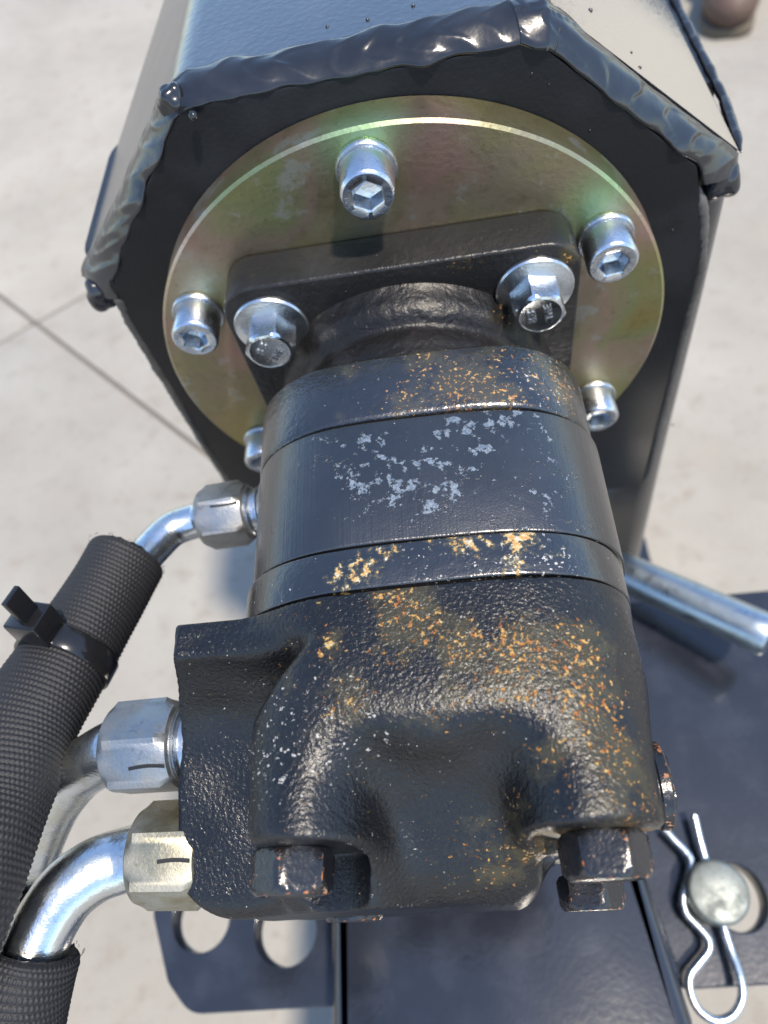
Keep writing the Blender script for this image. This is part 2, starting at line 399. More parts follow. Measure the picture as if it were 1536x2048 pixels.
def concrete():
    M = MAT('concrete'); a = M.noise(.006, 5, .6); b = M.noise(.03, 6, .65); c = M.noise(.3, 5, .7); d = M.noise(.012, 3, .5, M.vm('ADD', M.P, (200., 40., 0.)))
    col = M.ramp(a, [(.3, (.245, .230, .200)), (.5, (.278, .262, .230)), (.7, (.308, .292, .258))])
    col = M.mix(M.ma('MULTIPLY', M.step(M.noise(.07, 6, .7), .55, .68), .45), col, (.19, .17, .14)); col = M.mix(M.step(b, .52, .75), col, (.225, .20, .168)); col = M.mix(M.ma('MULTIPLY', M.step(d, .5, .75), .5), col, (.28, .25, .21))
    col = M.mix(M.ma('MULTIPLY', M.step(c, .55, .8), .35), col, (.22, .20, .175))
    M.set(Base_Color=col, Roughness=.85); M.bump(c, .8); return M.m
M_CONC = concrete()
def simple(name, col, rough, bump=None, met=0., ior=1.5):
    M = MAT(name); a = M.noise(.08, 4); M.set(Base_Color=M.mix(a, tuple(c * .8 for c in col), tuple(min(1, c * 1.2) for c in col)), Roughness=rough, Metallic=met, IOR=ior)
    if bump: M.bump(M.noise(bump[0], 3), bump[1])
    return M.m
M_JOINT = simple('joint_filler', (.13, .12, .105), .95, (.4, .5))
M_FABRIC = simple('braided_nylon', (.010, .010, .012), .62, (3., .12))
M_NYLON = simple('glossy_nylon', (.010, .010, .011), .18, (.3, .05))
M_MARK = simple('black_marker', (.008, .008, .008), .5)
M_BOOT = simple('brown_leather', (.085, .05, .036), .6, (.2, .6))
M_SOLE = simple('tan_sole', (.10, .08, .055), .8)
M_TROUSER = simple('brown_canvas', (.12, .09, .06), .9, (.6, .4))

# ------------------------------------------------------------------ ground
GZ = -500.0
gj = on(70, 646, 2, GZ); d1 = on(350, 860, 2, GZ) - gj; d2 = on(176, 587, 2, GZ) - gj
d1 = d1[:2] / np.linalg.norm(d1[:2]); d2 = d2[:2] / np.linalg.norm(d2[:2])
ground = part('ground', [(-60000, -60000, GZ - 9), (60000, -60000, GZ - 9), (60000, 60000, GZ - 9), (-60000, 60000, GZ - 9)], [(0, 1, 2, 3)], M_CONC, None, 0, 'structure')
SL = 1650.0; gap = 5.6
def slabpt(a, b): return np.array([gj[0], gj[1]]) + d1 * a + d2 * b
sp = roundpoly([slabpt(gap / 2, gap / 2), slabpt(SL - gap / 2, gap / 2), slabpt(SL - gap / 2, SL - gap / 2), slabpt(gap / 2, SL - gap / 2)], 6, 3)
v, f = prism(sp, GZ - 30, GZ, 1.6, 2)
sme = mesh_from('concrete_slab', v, f, M_CONC, 40)
jf = part('joint_filler', [(p[0], p[1], GZ - 6) for p in (slabpt(-4 * SL, -4 * SL), slabpt(5 * SL, -4 * SL), slabpt(5 * SL, 5 * SL), slabpt(-4 * SL, 5 * SL))], [(0, 1, 2, 3)] if np.cross(d1, d2) > 0 else [(3, 2, 1, 0)], M_JOINT, ground, 0)
for i in range(-4, 5):
    for j in range(-4, 5):
        o = bpy.data.objects.new('concrete_slab', sme); COL.objects.link(o); o.parent = ground
        q = d1 * SL * i + d2 * SL * j; o.location = (q[0] * K, q[1] * K, 0)

# ------------------------------------------------------------------ steel frame with the bevelled post
FR = thing('steel_frame', 'black steel post and frame with thick glossy weld seams behind the motor', 'machine frame', (0, 60, -235))
# end plate the motor is bolted to
plate = roundpoly([(-90, -118), (-90, 38), (-47, 86), (40, 86), (84, 47), (92, 20), (95, -118)], [2, 5, 6, 6, 5, 8, 2])
v, f = prism(plate, 11, 22.0, .7, 2); v = xz_to_world(v); part('end_plate', v, flip(f), M_PLATE, FR)
# post: rounded rectangle lofted downwards
def rr(x0, x1, y0, y1, r, n=6): return roundpoly([(x0, y0), (x1, y0), (x1, y1), (x0, y1)], r, n)
rings = []
for z, x0, x1 in ((-495, -103, 124), (-235, -103, 116), (-120, -103, 110), (-20, -104, 106), (36, -103, 103)):
    rings.append(np.array([(p[0], p[1], z) for p in rr(x0, x1, 22.2, 112 if z > 40 else 96, 13)]))
part('post', *loft(rings), M_TUBE, FR)
v, f = prism(rr(-330, 360, -430, -335, 8), -300, -246, 8, 4); part('added_dark_beam', v, f, M_FRAME, FR)  # unseen beam added to darken reflections in the front faces
v, f = prism(rr(-170, 190, -30, 180, 10), -500, -490, 1.5); part('foot_plate', v, f, M_FRAME, FR)
# bevelled cap panels (5 units thick sheets)
def sheet(pts, th, n):
    P = np.array(pts, float); n = np.array(n, float); n /= np.linalg.norm(n); Q = P - n * th; k = len(P)
    V = np.concatenate([P, Q]); F = [tuple(range(k)), tuple(range(k, 2 * k))[::-1]]
    for i in range(k): F.append((i, i + k, (i + 1) % k + k, (i + 1) % k))
    a, b, c = P[0], P[1], P[2]
    if np.dot(np.cross(b - a, c - b), n) < 0: F = flip(F)
    return V, F
TLx, TLz, Tx, Tz, Lx, Lz, Rx, Rz = -49, 88, 41, 91, -103, 34, 99, 42
YB = 520
# top panel meets the bevels through small bent edges
def arc_strip(p0, c, p1, n=5):
    out = []
    for k in range(n + 1):
        t = k / n; out.append((1 - t) ** 2 * np.array(p0) + 2 * t * (1 - t) * np.array(c) + t * t * np.array(p1))
    return out
prof = [(Lx, Lz)] + [tuple(p) for p in arc_strip((TLx - 4, TLz - 4), (TLx, TLz), (TLx + 5.5, TLz + .2))] + [tuple(p) for p in arc_strip((Tx - 5, Tz - .2), (Tx, Tz), (Tx + 4, Tz - 3.4))] + [(Rx, Rz)]
def cap_ring(y, s):                  # s: how far down the bevels the sheet reaches
    out = []
    for i, (x, z) in enumerate(prof):
        if i == 0: x, z = TLx + (Lx - TLx) * s, TLz + (Lz - TLz) * s
        out.append((x, y, z))
    return out
ys = [22.2, 50, 74, 150, 260, YB]; ss = [1, 1, 1, .62, .5, .45]
top_rings = [np.array(cap_ring(y, s)) for y, s in zip(ys, ss)]
n_ = len(prof)
V = np.concatenate(top_rings); F = []
for i in range(len(ys) - 1):
    for j in range(n_ - 1): F.append((i * n_ + j, i * n_ + j + 1, (i + 1) * n_ + j + 1, (i + 1) * n_ + j))
Vi = V.copy(); Vi[:, 2] -= 5; Vi[:, 0] *= .96
k = len(V); F2 = F + [tuple(a + k for a in q[::-1]) for q in F]
for j in range(n_ - 1): F2.append((j, j + k, j + 1 + k, j + 1))
for i in range(len(ys) - 1):
    a, b = i * n_, (i + 1) * n_; F2.append((a, b, b + k, a + k)); a, b = a + n_ - 1, b + n_ - 1; F2.append((a, a + k, b + k, b))
def onpl(u, v):
    d = ray(u, v); n = np.array((.645, 0, .764)); t = ((np.array((Rx, 30, Rz)) - CP) @ n) / (d @ n); return CP + d * t
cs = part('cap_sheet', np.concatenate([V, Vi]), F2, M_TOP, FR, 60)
MO_ = MAT('overspray_glare_paint', (0, 60, -235)); sg = MO_.noise(1.3, 4, .7); mk = MO_.blobs([(onpl(1400, 230), 75, 1.0), (onpl(1300, 130), 60, .8)])  # overspray grain; cream glare of the sunlit ground is painted into the colour
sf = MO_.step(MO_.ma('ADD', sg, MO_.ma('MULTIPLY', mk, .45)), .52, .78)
MO_.set(Base_Color=MO_.mix(sf, (.014, .014, .016), (.25, .21, .145)), Roughness=MO_.mixf(sf, .2, .5), IOR=2.4); MO_.bump(sg, .3); M_OVER_GLARE = MO_.m; cs.data.materials.append(M_OVER_GLARE)
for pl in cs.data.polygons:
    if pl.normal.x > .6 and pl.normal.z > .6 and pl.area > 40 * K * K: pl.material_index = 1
v, f = sheet([(103.5, 60, 40), (103.5, YB, 40), (104.5, YB, 22), (104.5, 60, 22)], 5, (1, 0, 0)); part('side_sheet', v, f, M_TUBE, FR)

# weld beads ----------------------------------------------------
def bead(A, B, bul, name='weld_bead', rip=6.0, amp=.55, n=None, outn=None, wob=.9, seed=0):
    """fillet between curve A (plate edge) and curve B (tube edge)"""
    A = np.array(A, float); B = np.array(B, float); n = n or 260
    A, L = resample(A, n); B, _ = resample(B, n); m_ = 22; rings = []
    for i in range(n):
        s = i / (n - 1) * L; d = B[i] - A[i]; mid = (A[i] + B[i]) / 2
        tg = A[min(i + 1, n - 1)] - A[max(i - 1, 0)]; nn = np.cross(tg, d); nn /= np.linalg.norm(nn)
        if nn @ np.array(outn(mid) if outn else (0, -1, 0)) < 0: nn = -nn
        row = []
        for j in range(m_):
            t = j / (m_ - 1); prof_ = math.sin(math.pi * t)
            ph = s / rip - 1.1 * (t - .5) ** 2 * 4 + .8 * mnoise.noise(Vector((s * .05, t * 2, seed)))
            sw = (ph % 1.0); cres = (sw ** 2) * (1 - max(0, (sw - .8) / .2) ** 2 * (3 - 2 * max(0, (sw - .8) / .2))) * amp
            w_ = mnoise.noise(Vector((s * .06, t * 1.5, 10 + seed))) * wob + mnoise.noise(Vector((s * .25, t * 4, 20 + seed))) * .12
            p = A[i] + d * t + nn * (prof_ ** .7 * (bul + w_ * .9 + cres) )
            e = mnoise.noise(Vector((s * .12, 5 if t < .5 else 9, seed))) * 1.9 * abs(t - .5) * 2
            p = p + d / np.linalg.norm(d) * e * (-1 if t < .5 else 1)
            row.append(p)
        row = row + [A[i] * .5 + B[i] * .5 - nn * 3.5]
        rings.append(np.array(row))
    V, F = loft(rings)
    return V, F
out_top = lambda p: (p[0] * .006, -1, p[2] * .01)
A1 = [(-89, 10.8, 32), (-87, 10.8, 40), (-69, 10.8, 61), (-49, 10.8, 83.5), (-44, 10.8, 85.5), (0, 10.8, 86), (38, 10.8, 86), (44, 10.8, 83)]
B1 = [(-103, 22, 29), (-102.5, 22, 36), (-76, 22, 61.5), (-52, 22, 86.5), (-45, 22, 89), (0, 22, 90), (38, 22, 91.5), (46, 22, 87)]
part('weld_bead', *bead(A1, B1, 1.5, rip=9, seed=1), M_WELD, FR, 179)
A2 = [(36, 10.8, 86.3), (42, 10.8, 84.5), (62, 10.8, 66.5), (82, 10.8, 49), (85.5, 10.8, 44), (87, 10.8, 41)]
B2 = [(34, 21.5, 91.5), (42, 21.5, 91), (68, 21.5, 67.5), (95, 21.5, 45), (99, 21.5, 41.5), (99, 19, 37)]
part('weld_bead', *bead(A2, B2, 1.9, rip=11, seed=4), M_WELD, FR, 179)
def thin_bead(P, r, seed, amp=.45, rip=3.2, n=140):
    P, L = resample(np.array(P, float), n)
    def rf(i, a): return amp * ((i / n * L / rip) % 1.0) * r * .4 + r * .3 * mnoise.noise(Vector((i / n * L * .12, seed, 0))) + r * .1 * np.array([mnoise.noise(Vector((i / n * L * .4, math.cos(q) + seed, math.sin(q)))) for q in a])
    R = np.full(n, r); e = 6
    for i in range(e): R[i] *= (i + .4) / e; R[-1 - i] *= (i + .4) / e
    return sweep(P, R, 14, True, rf)
part('weld_bead', *thin_bead([(86, 12.5, 40), (90, 12.5, 28), (93.5, 13, 8), (94, 13, -30), (95.5, 13, -80), (96.5, 13, -108), (95, 12, -117)], 1.7, 3), M_SEAM, FR, 179)
part('weld_bead', *thin_bead([(-89, 12.5, 36), (-91, 13, 20), (-91.5, 13, -20), (-91.5, 13, -60), (-91.5, 13, -118)], 1.9, 5), M_SEAM, FR, 179)
part('weld_bead', *thin_bead([(-101.5, 24, 33.5), (-102.5, 50, 33.5), (-102, 74, 34.5)], 1.2, 8, rip=8, n=90), M_WELD, FR, 179)
part('weld_bead', *thin_bead([(100, 22, 41), (103, 50, 40), (103, 110, 40), (103.5, 200, 40)], 1.4, 9, rip=9, n=160), M_WELD, FR, 179)
def blob(c, r, seed=0, n=3, amp=.3, sc=(1, 1, 1)):
    import bmesh
    bm = bmesh.new(); bmesh.ops.create_icosphere(bm, subdivisions=n, radius=1); V = np.array([v_.co[:] for v_ in bm.verts]); F = [tuple(x.index for x in q.verts) for q in bm.faces]; bm.free()
    V = np.array([p * (1 + amp * mnoise.noise(Vector(p) * 1.3 + Vector((seed, 0, 0)))) for p in V])
    return V * np.array(sc) * r + np.array(c), F
part('weld_lump', *blob((94, 17.5, 37), 5.4, 3, 4, .35, (1, .8, 1.2)), M_WELD, FR, 179)
part('weld_lump', *blob((-97, 17, 30), 5.4, 9, 4, .3, (1, .8, 1.1)), M_WELD, FR, 179)
part('weld_lump', *blob((-49, 15.5, 85.5), 3.9, 5, 4, .25), M_WELD, FR, 179)
part('weld_lump', *blob((-43.5, 8.6, 84.6), 1.2, 6, 3, .1), M_WELD, FR, 179)
sp_ = []
rs_ = random.Random(3)
for (a, b) in (((-103, 40, 60), (3, .35)),):
    pass
def onplane(u, v, p, n):
    d = ray(u, v); t = ((np.array(p) - CP) @ np.array(n)) / (d @ np.array(n)); return CP + d * t
for u, v_, pl in ((1262, 106, 'r'), (1279, 136, 'r'), (654, 54, 't'), (826, 12, 't'), (735, 40, 't'), (1410, 380, 'p'), (1404, 402, 'p'), (1398, 405, 'p'), (1388, 475, 'p'), (1345, 850, 'p'), (1180, 22, 'r'),
                  (1063, 147, 'e'), (1180, 260, 'e'), (1230, 600, 'e'), (1345, 460, 'e'), (1098, 168, 'e')):
    if pl == 'r': p = onplane(u, v_, (Rx, 30, Rz), (.645, 0, .764))
    elif pl == 't': p = onplane(u, v_, (0, 30, 89.6), (-.033, 0, 1))
    elif pl == 'p': p = on(u, v_, 1, 22.2)
    else: p = on(u, v_, 1, 11)
    sp_.append(blob(p, rs_.uniform(.35, .7) if pl != 'e' else .3, 1, 2, .1))
part('weld_spatter', *join(*sp_), M_WELD, FR, 179, kind='stuff')

# lower frame: centre tube and the two ears
ZT, ZP = -160.0, -200.0
ct = np.array([(-63, 96), (-63, -330), (88, -330), (76, -197), (68, -138), (58, 21)])[::-1]
v, f = prism(roundpoly(ct, 2), -245, ZT, 7.5, 5); part('centre_tube', v, f, M_FRAME, FR)
def plate_obj(name, outer, holes, z0, z1, bev, mat, parent):
    cu = bpy.data.curves.new(name, 'CURVE'); cu.dimensions = '2D'; cu.fill_mode = 'BOTH'
    b = base(parent); th = (z1 - z0) * K
    for pts in [outer] + holes:
        s = cu.splines.new('POLY'); s.points.add(len(pts) - 1); s.use_cyclic_u = True
        for i, p in enumerate(pts): s.points[i].co = ((p[0] - b[0]) * K, (p[1] - b[1]) * K, 0, 1)
    cu.extrude = th / 2 - bev * K; cu.bevel_depth = bev * K; cu.offset = -bev * K; cu.bevel_resolution = 2
    o = bpy.data.objects.new(name, cu); COL.objects.link(o)
    dg = bpy.context.evaluated_depsgraph_get(); me = bpy.data.meshes.new_from_object(o.evaluated_get(dg))
    bpy.data.objects.remove(o)
    me.transform(Matrix.Translation((0, 0, ((z0 + z1) / 2 - b[2]) * K)))
    me.materials.clear(); me.materials.append(mat)
    me.polygons.foreach_set('use_smooth', [True] * len(me.polygons)); me.set_sharp_from_angle(angle=math.radians(40))
    o = bpy.data.objects.new(name, me); COL.objects.link(o); o.parent = parent; return o
def hole(cx, cy, r, n=40, ry=None):
    return [(cx + r * math.cos(t), cy + (ry or r) * math.sin(t)) for t in np.linspace(0, 2 * np.pi, n, endpoint=False)]
h1 = on(402, 1838, 2, ZP); h2 = on(571, 1862, 2, ZP)
lo_ = roundpoly([(-63.4, -191), (-137, -192.5), (-149, -180), (-160, -152), (-160, -125), (-152, -112), (-63.4, -112)], [0, 14, 12, 12, 10, 8, 0])
plate_obj('perforated_ear', lo_, [hole(h1[0], h1[1], 14), hole(h2[0], h2[1], 14.5)], ZP - 11, ZP, .8, M_FRAME, FR)
hp = on(1462, 1795, 2, ZP)
ro_ = roundpoly([(82.5, -189), (300, -184), (300, -13), (59, -13), (63, -60), (71.5, -140), (78, -187)], [2, 5, 5, 0, 0, 0, 0])
plate_obj('side_plate', ro_, [hole(hp[0] + 2.5, hp[1], 12.2, 40, 13.5)], ZP - 13, ZP, .8, M_FRAME, FR)
part('weld_bead', *thin_bead([(68.5, -128, ZP + 1), (74.5, -160, ZP + 1), (79.5, -186, ZP + 1)], 2.2, 15), M_FRAME, FR, 179)

# ------------------------------------------------------------------ mounting disc with its socket screws
DISC = thing('mounting_disc', 'round yellow zinc plated disc bolted to the black end plate', 'mounting plate', (0, 11, -80))
v, f = lathe([(40, -10.8), (79.2, -10.8), (80, -10.2), (80, -.8), (79.2, 0), (0.5, 0)], 160)
v = np.stack([v[:, 0], -v[:, 2], v[:, 1]], 1); part('disc_body', v, f, M_YZ, DISC)
def text_mesh(s, size, depth=.25):
    cu = bpy.data.curves.new('txt', 'FONT'); cu.body = s; cu.size = size * K; cu.extrude = depth * K; cu.align_x = 'CENTER'; cu.align_y = 'CENTER'; cu.offset = .06 * K
    o = bpy.data.objects.new('txt', cu); COL.objects.link(o)
    dg = bpy.context.evaluated_depsgraph_get(); me = bpy.data.meshes.new_from_object(o.evaluated_get(dg)); bpy.data.objects.remove(o)
    me.materials.clear(); me.materials.append(M_NUT); return me
T88 = text_mesh('8.8', 1.9, .14); T88b = text_mesh('8.8', 4.3, .3); TTHE = text_mesh('THE', 3.6, .3)
T88.name = T88b.name = TTHE.name = 'grade_mark'
n = 96; SH = 9.8; wz = 1.8
rings = [circ(5.0, wz), circ(6.4, wz), circ(6.85, wz + .5), circ(6.85, wz + SH - .9), circ(6.55, wz + SH - .35), circ(6.1, wz + SH), circ(4.35, wz + SH), hexring(3.55, 4.05, wz + SH - .35), hexring(3.55, 9, wz + SH - 1.0), hexring(3.55, 9, wz + SH - 5.2), circ(.3, wz + SH - 6.6)]
scr = mesh_from('socket_head', *loft(rings), M_ZINC, 35)
v, f = lathe([(4.5, 0), (7.5, 0), (7.9, .4), (7.9, 1.3), (7.5, 1.8), (4.5, 1.8)], 72); wsh = mesh_from('washer', v, f, M_ZINC, 40)
for kk in range(6):
    t = math.radians(92.8 - 60 * kk - (4 if kk == 4 else 0)); P = (69.5 * math.cos(t), 0, 69.5 * math.sin(t))
    M = frame(P, (0, -1, 0), random.uniform(0, 1) if kk else math.radians(30))
    s = place('socket_screw', scr, M, DISC)
    w_ = bpy.data.objects.new('washer', wsh); COL.objects.link(w_); w_.parent = s
    tx = bpy.data.objects.new('grade_mark', T88); COL.objects.link(tx); tx.parent = s
    ang = random.uniform(.6, 2.2); tx.matrix_basis = Matrix.Translation((0, 0, (wz + SH + .02) * K)) @ Matrix.Rotation(ang - M.to_euler().z * 0, 4, 'Z') @ Matrix.Translation((0, 5.2 * K, 0)) @ Matrix.Scale(.75, 4)

# ------------------------------------------------------------------ hydraulic motor
MO = thing('hydraulic_motor', 'black painted rust-flecked hydraulic motor standing out from the zinc plated disc', 'hydraulic motor', (0, -14, -50))
def rsq(h, r): return roundpoly([(-h, -h), (h, -h), (h, h), (-h, h)], r, 10)
v, f = prism(rsq(49.5, 10), -14, -.15, .9, 3); part('mounting_flange', xz_to_world(v), flip(f), M_FLANGE, MO)
pr = [(30, -13.9), (43.5, -13.9), (42.6, -15.5), (42.0, -18), (41.2, -20.5), (39.2, -22.5), (38, -23.2), (37.3, -24.5), (37.8, -26), (37.6, -30), (36.6, -36), (36.2, -41.5), (20, -41.5)]
v, f = lathe([(r, -z) for r, z in pr], 128); v = np.stack([v[:, 0], -v[:, 2], v[:, 1]], 1); part('neck', v, f, M_NECK, MO, 50)
def supel(h, nx, n=160, sx=1.0):
    a = np.linspace(0, 2 * np.pi, n, endpoint=False); c, s = np.cos(a), np.sin(a)
    return np.stack([h * sx * np.sign(c) * abs(c) ** (2 / nx), h * np.sign(s) * abs(s) ** (2 / nx)], 1)
def section(name, y0, y1, h, nx, mat, rot=0, off=(0, 0), r=.7, wav=0):
    P = supel(h, nx) * np.array([.968, 1.0]); a = math.radians(rot); ca, sa = math.cos(a), math.sin(a)
    P = np.stack([P[:, 0] * ca - P[:, 1] * sa + off[0] + 2.0, P[:, 0] * sa + P[:, 1] * ca + off[1]], 1)
    P, _ = resample(np.concatenate([np.concatenate([P, P[:1]]), np.zeros((len(P) + 1, 1))], 1), 201); P = P[:-1, :2]
    v, f = prism(P, y1, y0, r, 3); part(name, xz_to_world(v), flip(f), mat, MO, 50)
section('front_cap', -41.3, -61.2, 46.6, 3.3, M_CAP, 0, (0, 0), 1.6)
section('seam_ring', -61.2, -62.2, 44.9, 3.2, M_DARK)
section('rotor_ring', -62.15, -94.3, 46.9, 3.3, M_ROTOR, -1.15, (.2, .1), .6)
section('seam_ring', -94.0, -95.0, 45.2, 3.2, M_DARK)
section('spacer_ring', -94.7, -104.3, 47.2, 3.3, M_SPACER, .7, (-.3, 0), .5)
section('seam_ring', -104.2, -105.2, 45.5, 3.2, M_DARK)
def housing(X, Y, Z):
    ye = -104.85
    ax, az = abs(X), abs(Z)
    ax = abs(X - 2.0) / .968; se = (ax ** 3.3 + az ** 3.3) ** (1 / 3.3) - 47.0
    core = np.maximum(se, np.maximum(-134 - Y + (Z - 30) * -.12, Y - ye + 0))
    core = smax(se, -134.5 - Y - (30 - Z) * .10, 11)
    d = core
    for cx, cz, r, yy in ((-27.5, 31, 13.5, -149.8), (28.8, 31.5, 13.2, -149.8), (30.5, -31, 12, -149.8), (-28, -31, 12, -149.8)):
        d = smin(d, sd_cyl(X, Y, Z, cx, cz, r, yy, -100, .8), 7)
    low = sd_box(X, Y, Z, (-40, -160.5, -46), (19.5, -100, 60), 6.5)
    slope = (Z - 27) * .80 - (Y + 143) * .60                      # the casting falls away towards its end
    low = smax(low, slope, 9)
    fl = (np.sqrt(((X + 18) / 11) ** 2 + ((Y + 150) / 20) ** 2 + ((Z - 8) / 18) ** 2) - 1) * 11      # flare beside the left bolt
    low = smin(low, fl, 6)
    low = np.maximum(low, -160.5 - Y)
    d = smin(d, low, 12)
    d = smax(d, se - .4, 3); d = smax(d, X - 47.6 - (Y + 106) * .125, 3)
    d = smax(d, -smax(X + 36.5 - 14 * np.clip((Y + 127) / 14, 0, 1), Y + 112.8, 5), 4)                 # recess between the port slab and the left bolt boss
    blk = sd_box(X, Y, Z, (-80, -112.8, -46), (-20, -98, 38.5), 1.5)
    blk = np.maximum(blk, Z - 38.5 - (X + 54) * .12)
    wed = np.maximum(sd_box(X, Y, Z, (-80, -132, -46), (-20, -98, 38), 2), (Z - 35) * .45 - (Y + 113) * .89)
    blk = smin(blk, wed, 3)
    foot = smax(sd_box(X, Y, Z, (-80, -160.5, -46), (-20, -98, 30), 5), (Z - 11) * .93 - (Y + 138) * .36, 6)
    blk = smin(blk, foot, 6)
    d = smin(d, blk, 4)
    d = smax(d, Z - 46.9, 1.5); d = smax(d, X - 47.6, 1.5)
    d = np.maximum(d, (Y - ye)); side = -(X + 53.6 + np.clip(38 - Z, 0, 30) * .26)
    d = np.maximum(d, smax(side, -160.4 - Y, 13)); d = np.maximum(d, side)
    # bolt pockets
    for cx, cz, r in ((-27.5, 28.5, 13.8), (30, 29, 12.5), (30, -31, 12)):
        pk = np.maximum(np.hypot(X - cx, Z - cz) - r, Y + 149.8); d = np.maximum(d, -pk)
    d = d + .35 * np.sin(X * .31 + 1) * np.sin(Y * .27) * np.sin(Z * .23 + 2) * (Y < -108)
    return d
v, f = surface_nets(housing, (-66, -164, -52), (52, -102, 54), .62)
ho = part('rear_housing', v, f, M_CAST, MO, 50)
# parting line of the casting
# flange bolts (washer headed)
rings = [circ(5, 0), circ(10.2, 0), circ(10.6, .5), circ(10.6, 1.3), circ(10.2, 1.9), circ(9.4, 2.1), circ(7.6, 2.9), hexring(6.3, 7.28, 3.0), hexring(6.3, 9, 3.4), hexring(6.3, 7.28, 9.7), hexring(6.3, 7.0, 10.2), hexring(6.3, 6.4, 10.8), circ(5.6, 11.1), circ(5.2, 10.9), circ(.5, 10.9)]
fb = mesh_from('flange_bolt', *loft(rings), M_ZINC, 28)
for (x, z, roll, ta) in ((-37, 36, .04, .9), (37, 36, -.22, 1.75), (37, -36, .2, 0), (-37, -36, .7, 0)):
    b = place('flange_bolt', fb, frame((x, -14, z), (0, -1, 0), roll), MO)
    for tm, dx in ((T88b, 2.2), (TTHE, -2.2)):
        o = bpy.data.objects.new('grade_mark', tm); COL.objects.link(o); o.parent = b
        o.matrix_basis = Matrix.Rotation(ta - roll, 4, 'Z') @ Matrix.Translation((0, dx * K, 10.95 * K)) @ Matrix.Scale(.8, 4)
rings = [circ(5.4, -5), circ(6.4, 0), hexring(7.2, 7.2, .05), hexring(7.2, 7.6, .5), hexring(7.2, 9, 1.2), hexring(7.2, 8.1, 6.4), hexring(7.2, 7.6, 7.2), hexring(7.2, 6.9, 7.9), circ(6.3, 8.0), circ(5.9, 7.7), circ(.5, 7.7)]
hb = mesh_from('housing_bolt', *loft(rings), M_BOLT, 28)
for (x, z, roll) in ((-28.5, 28.5, math.pi / 6 + .05), (30, 29, math.pi / 6 - .42), (32.5, -31, math.pi / 6 - .3), (-28, -31, .2)):
    place('housing_bolt', hb, frame((x, -149.9 if z > 0 else -153.5, z), (0, -1, 0), roll), MO)
v, f = loft([circ(9, -4), circ(9.0, 0), circ(9.4, .4), circ(9.4, 2.4), circ(9.0, 2.8), hexring(7.4, 8.2, 2.9), hexring(7.4, 8.2, 3.3), circ(4, 3.3), circ(3.6, 2.2), circ(.3, 2.2)])
pm = mesh_from('port_plug', v, f, M_BOLT, 35)
place('port_plug', pm, frame((46.4, -138.0, 0), (1, 0, 0)), MO)
v, f = lathe([(2.2, 0), (2.2, 5.5), (1.8, 6)], 24); place('dowel_pin', mesh_from('dowel_pin', v, f, M_NUT), frame((38.6, -147.5, 14), (0, -1, 0)), MO)

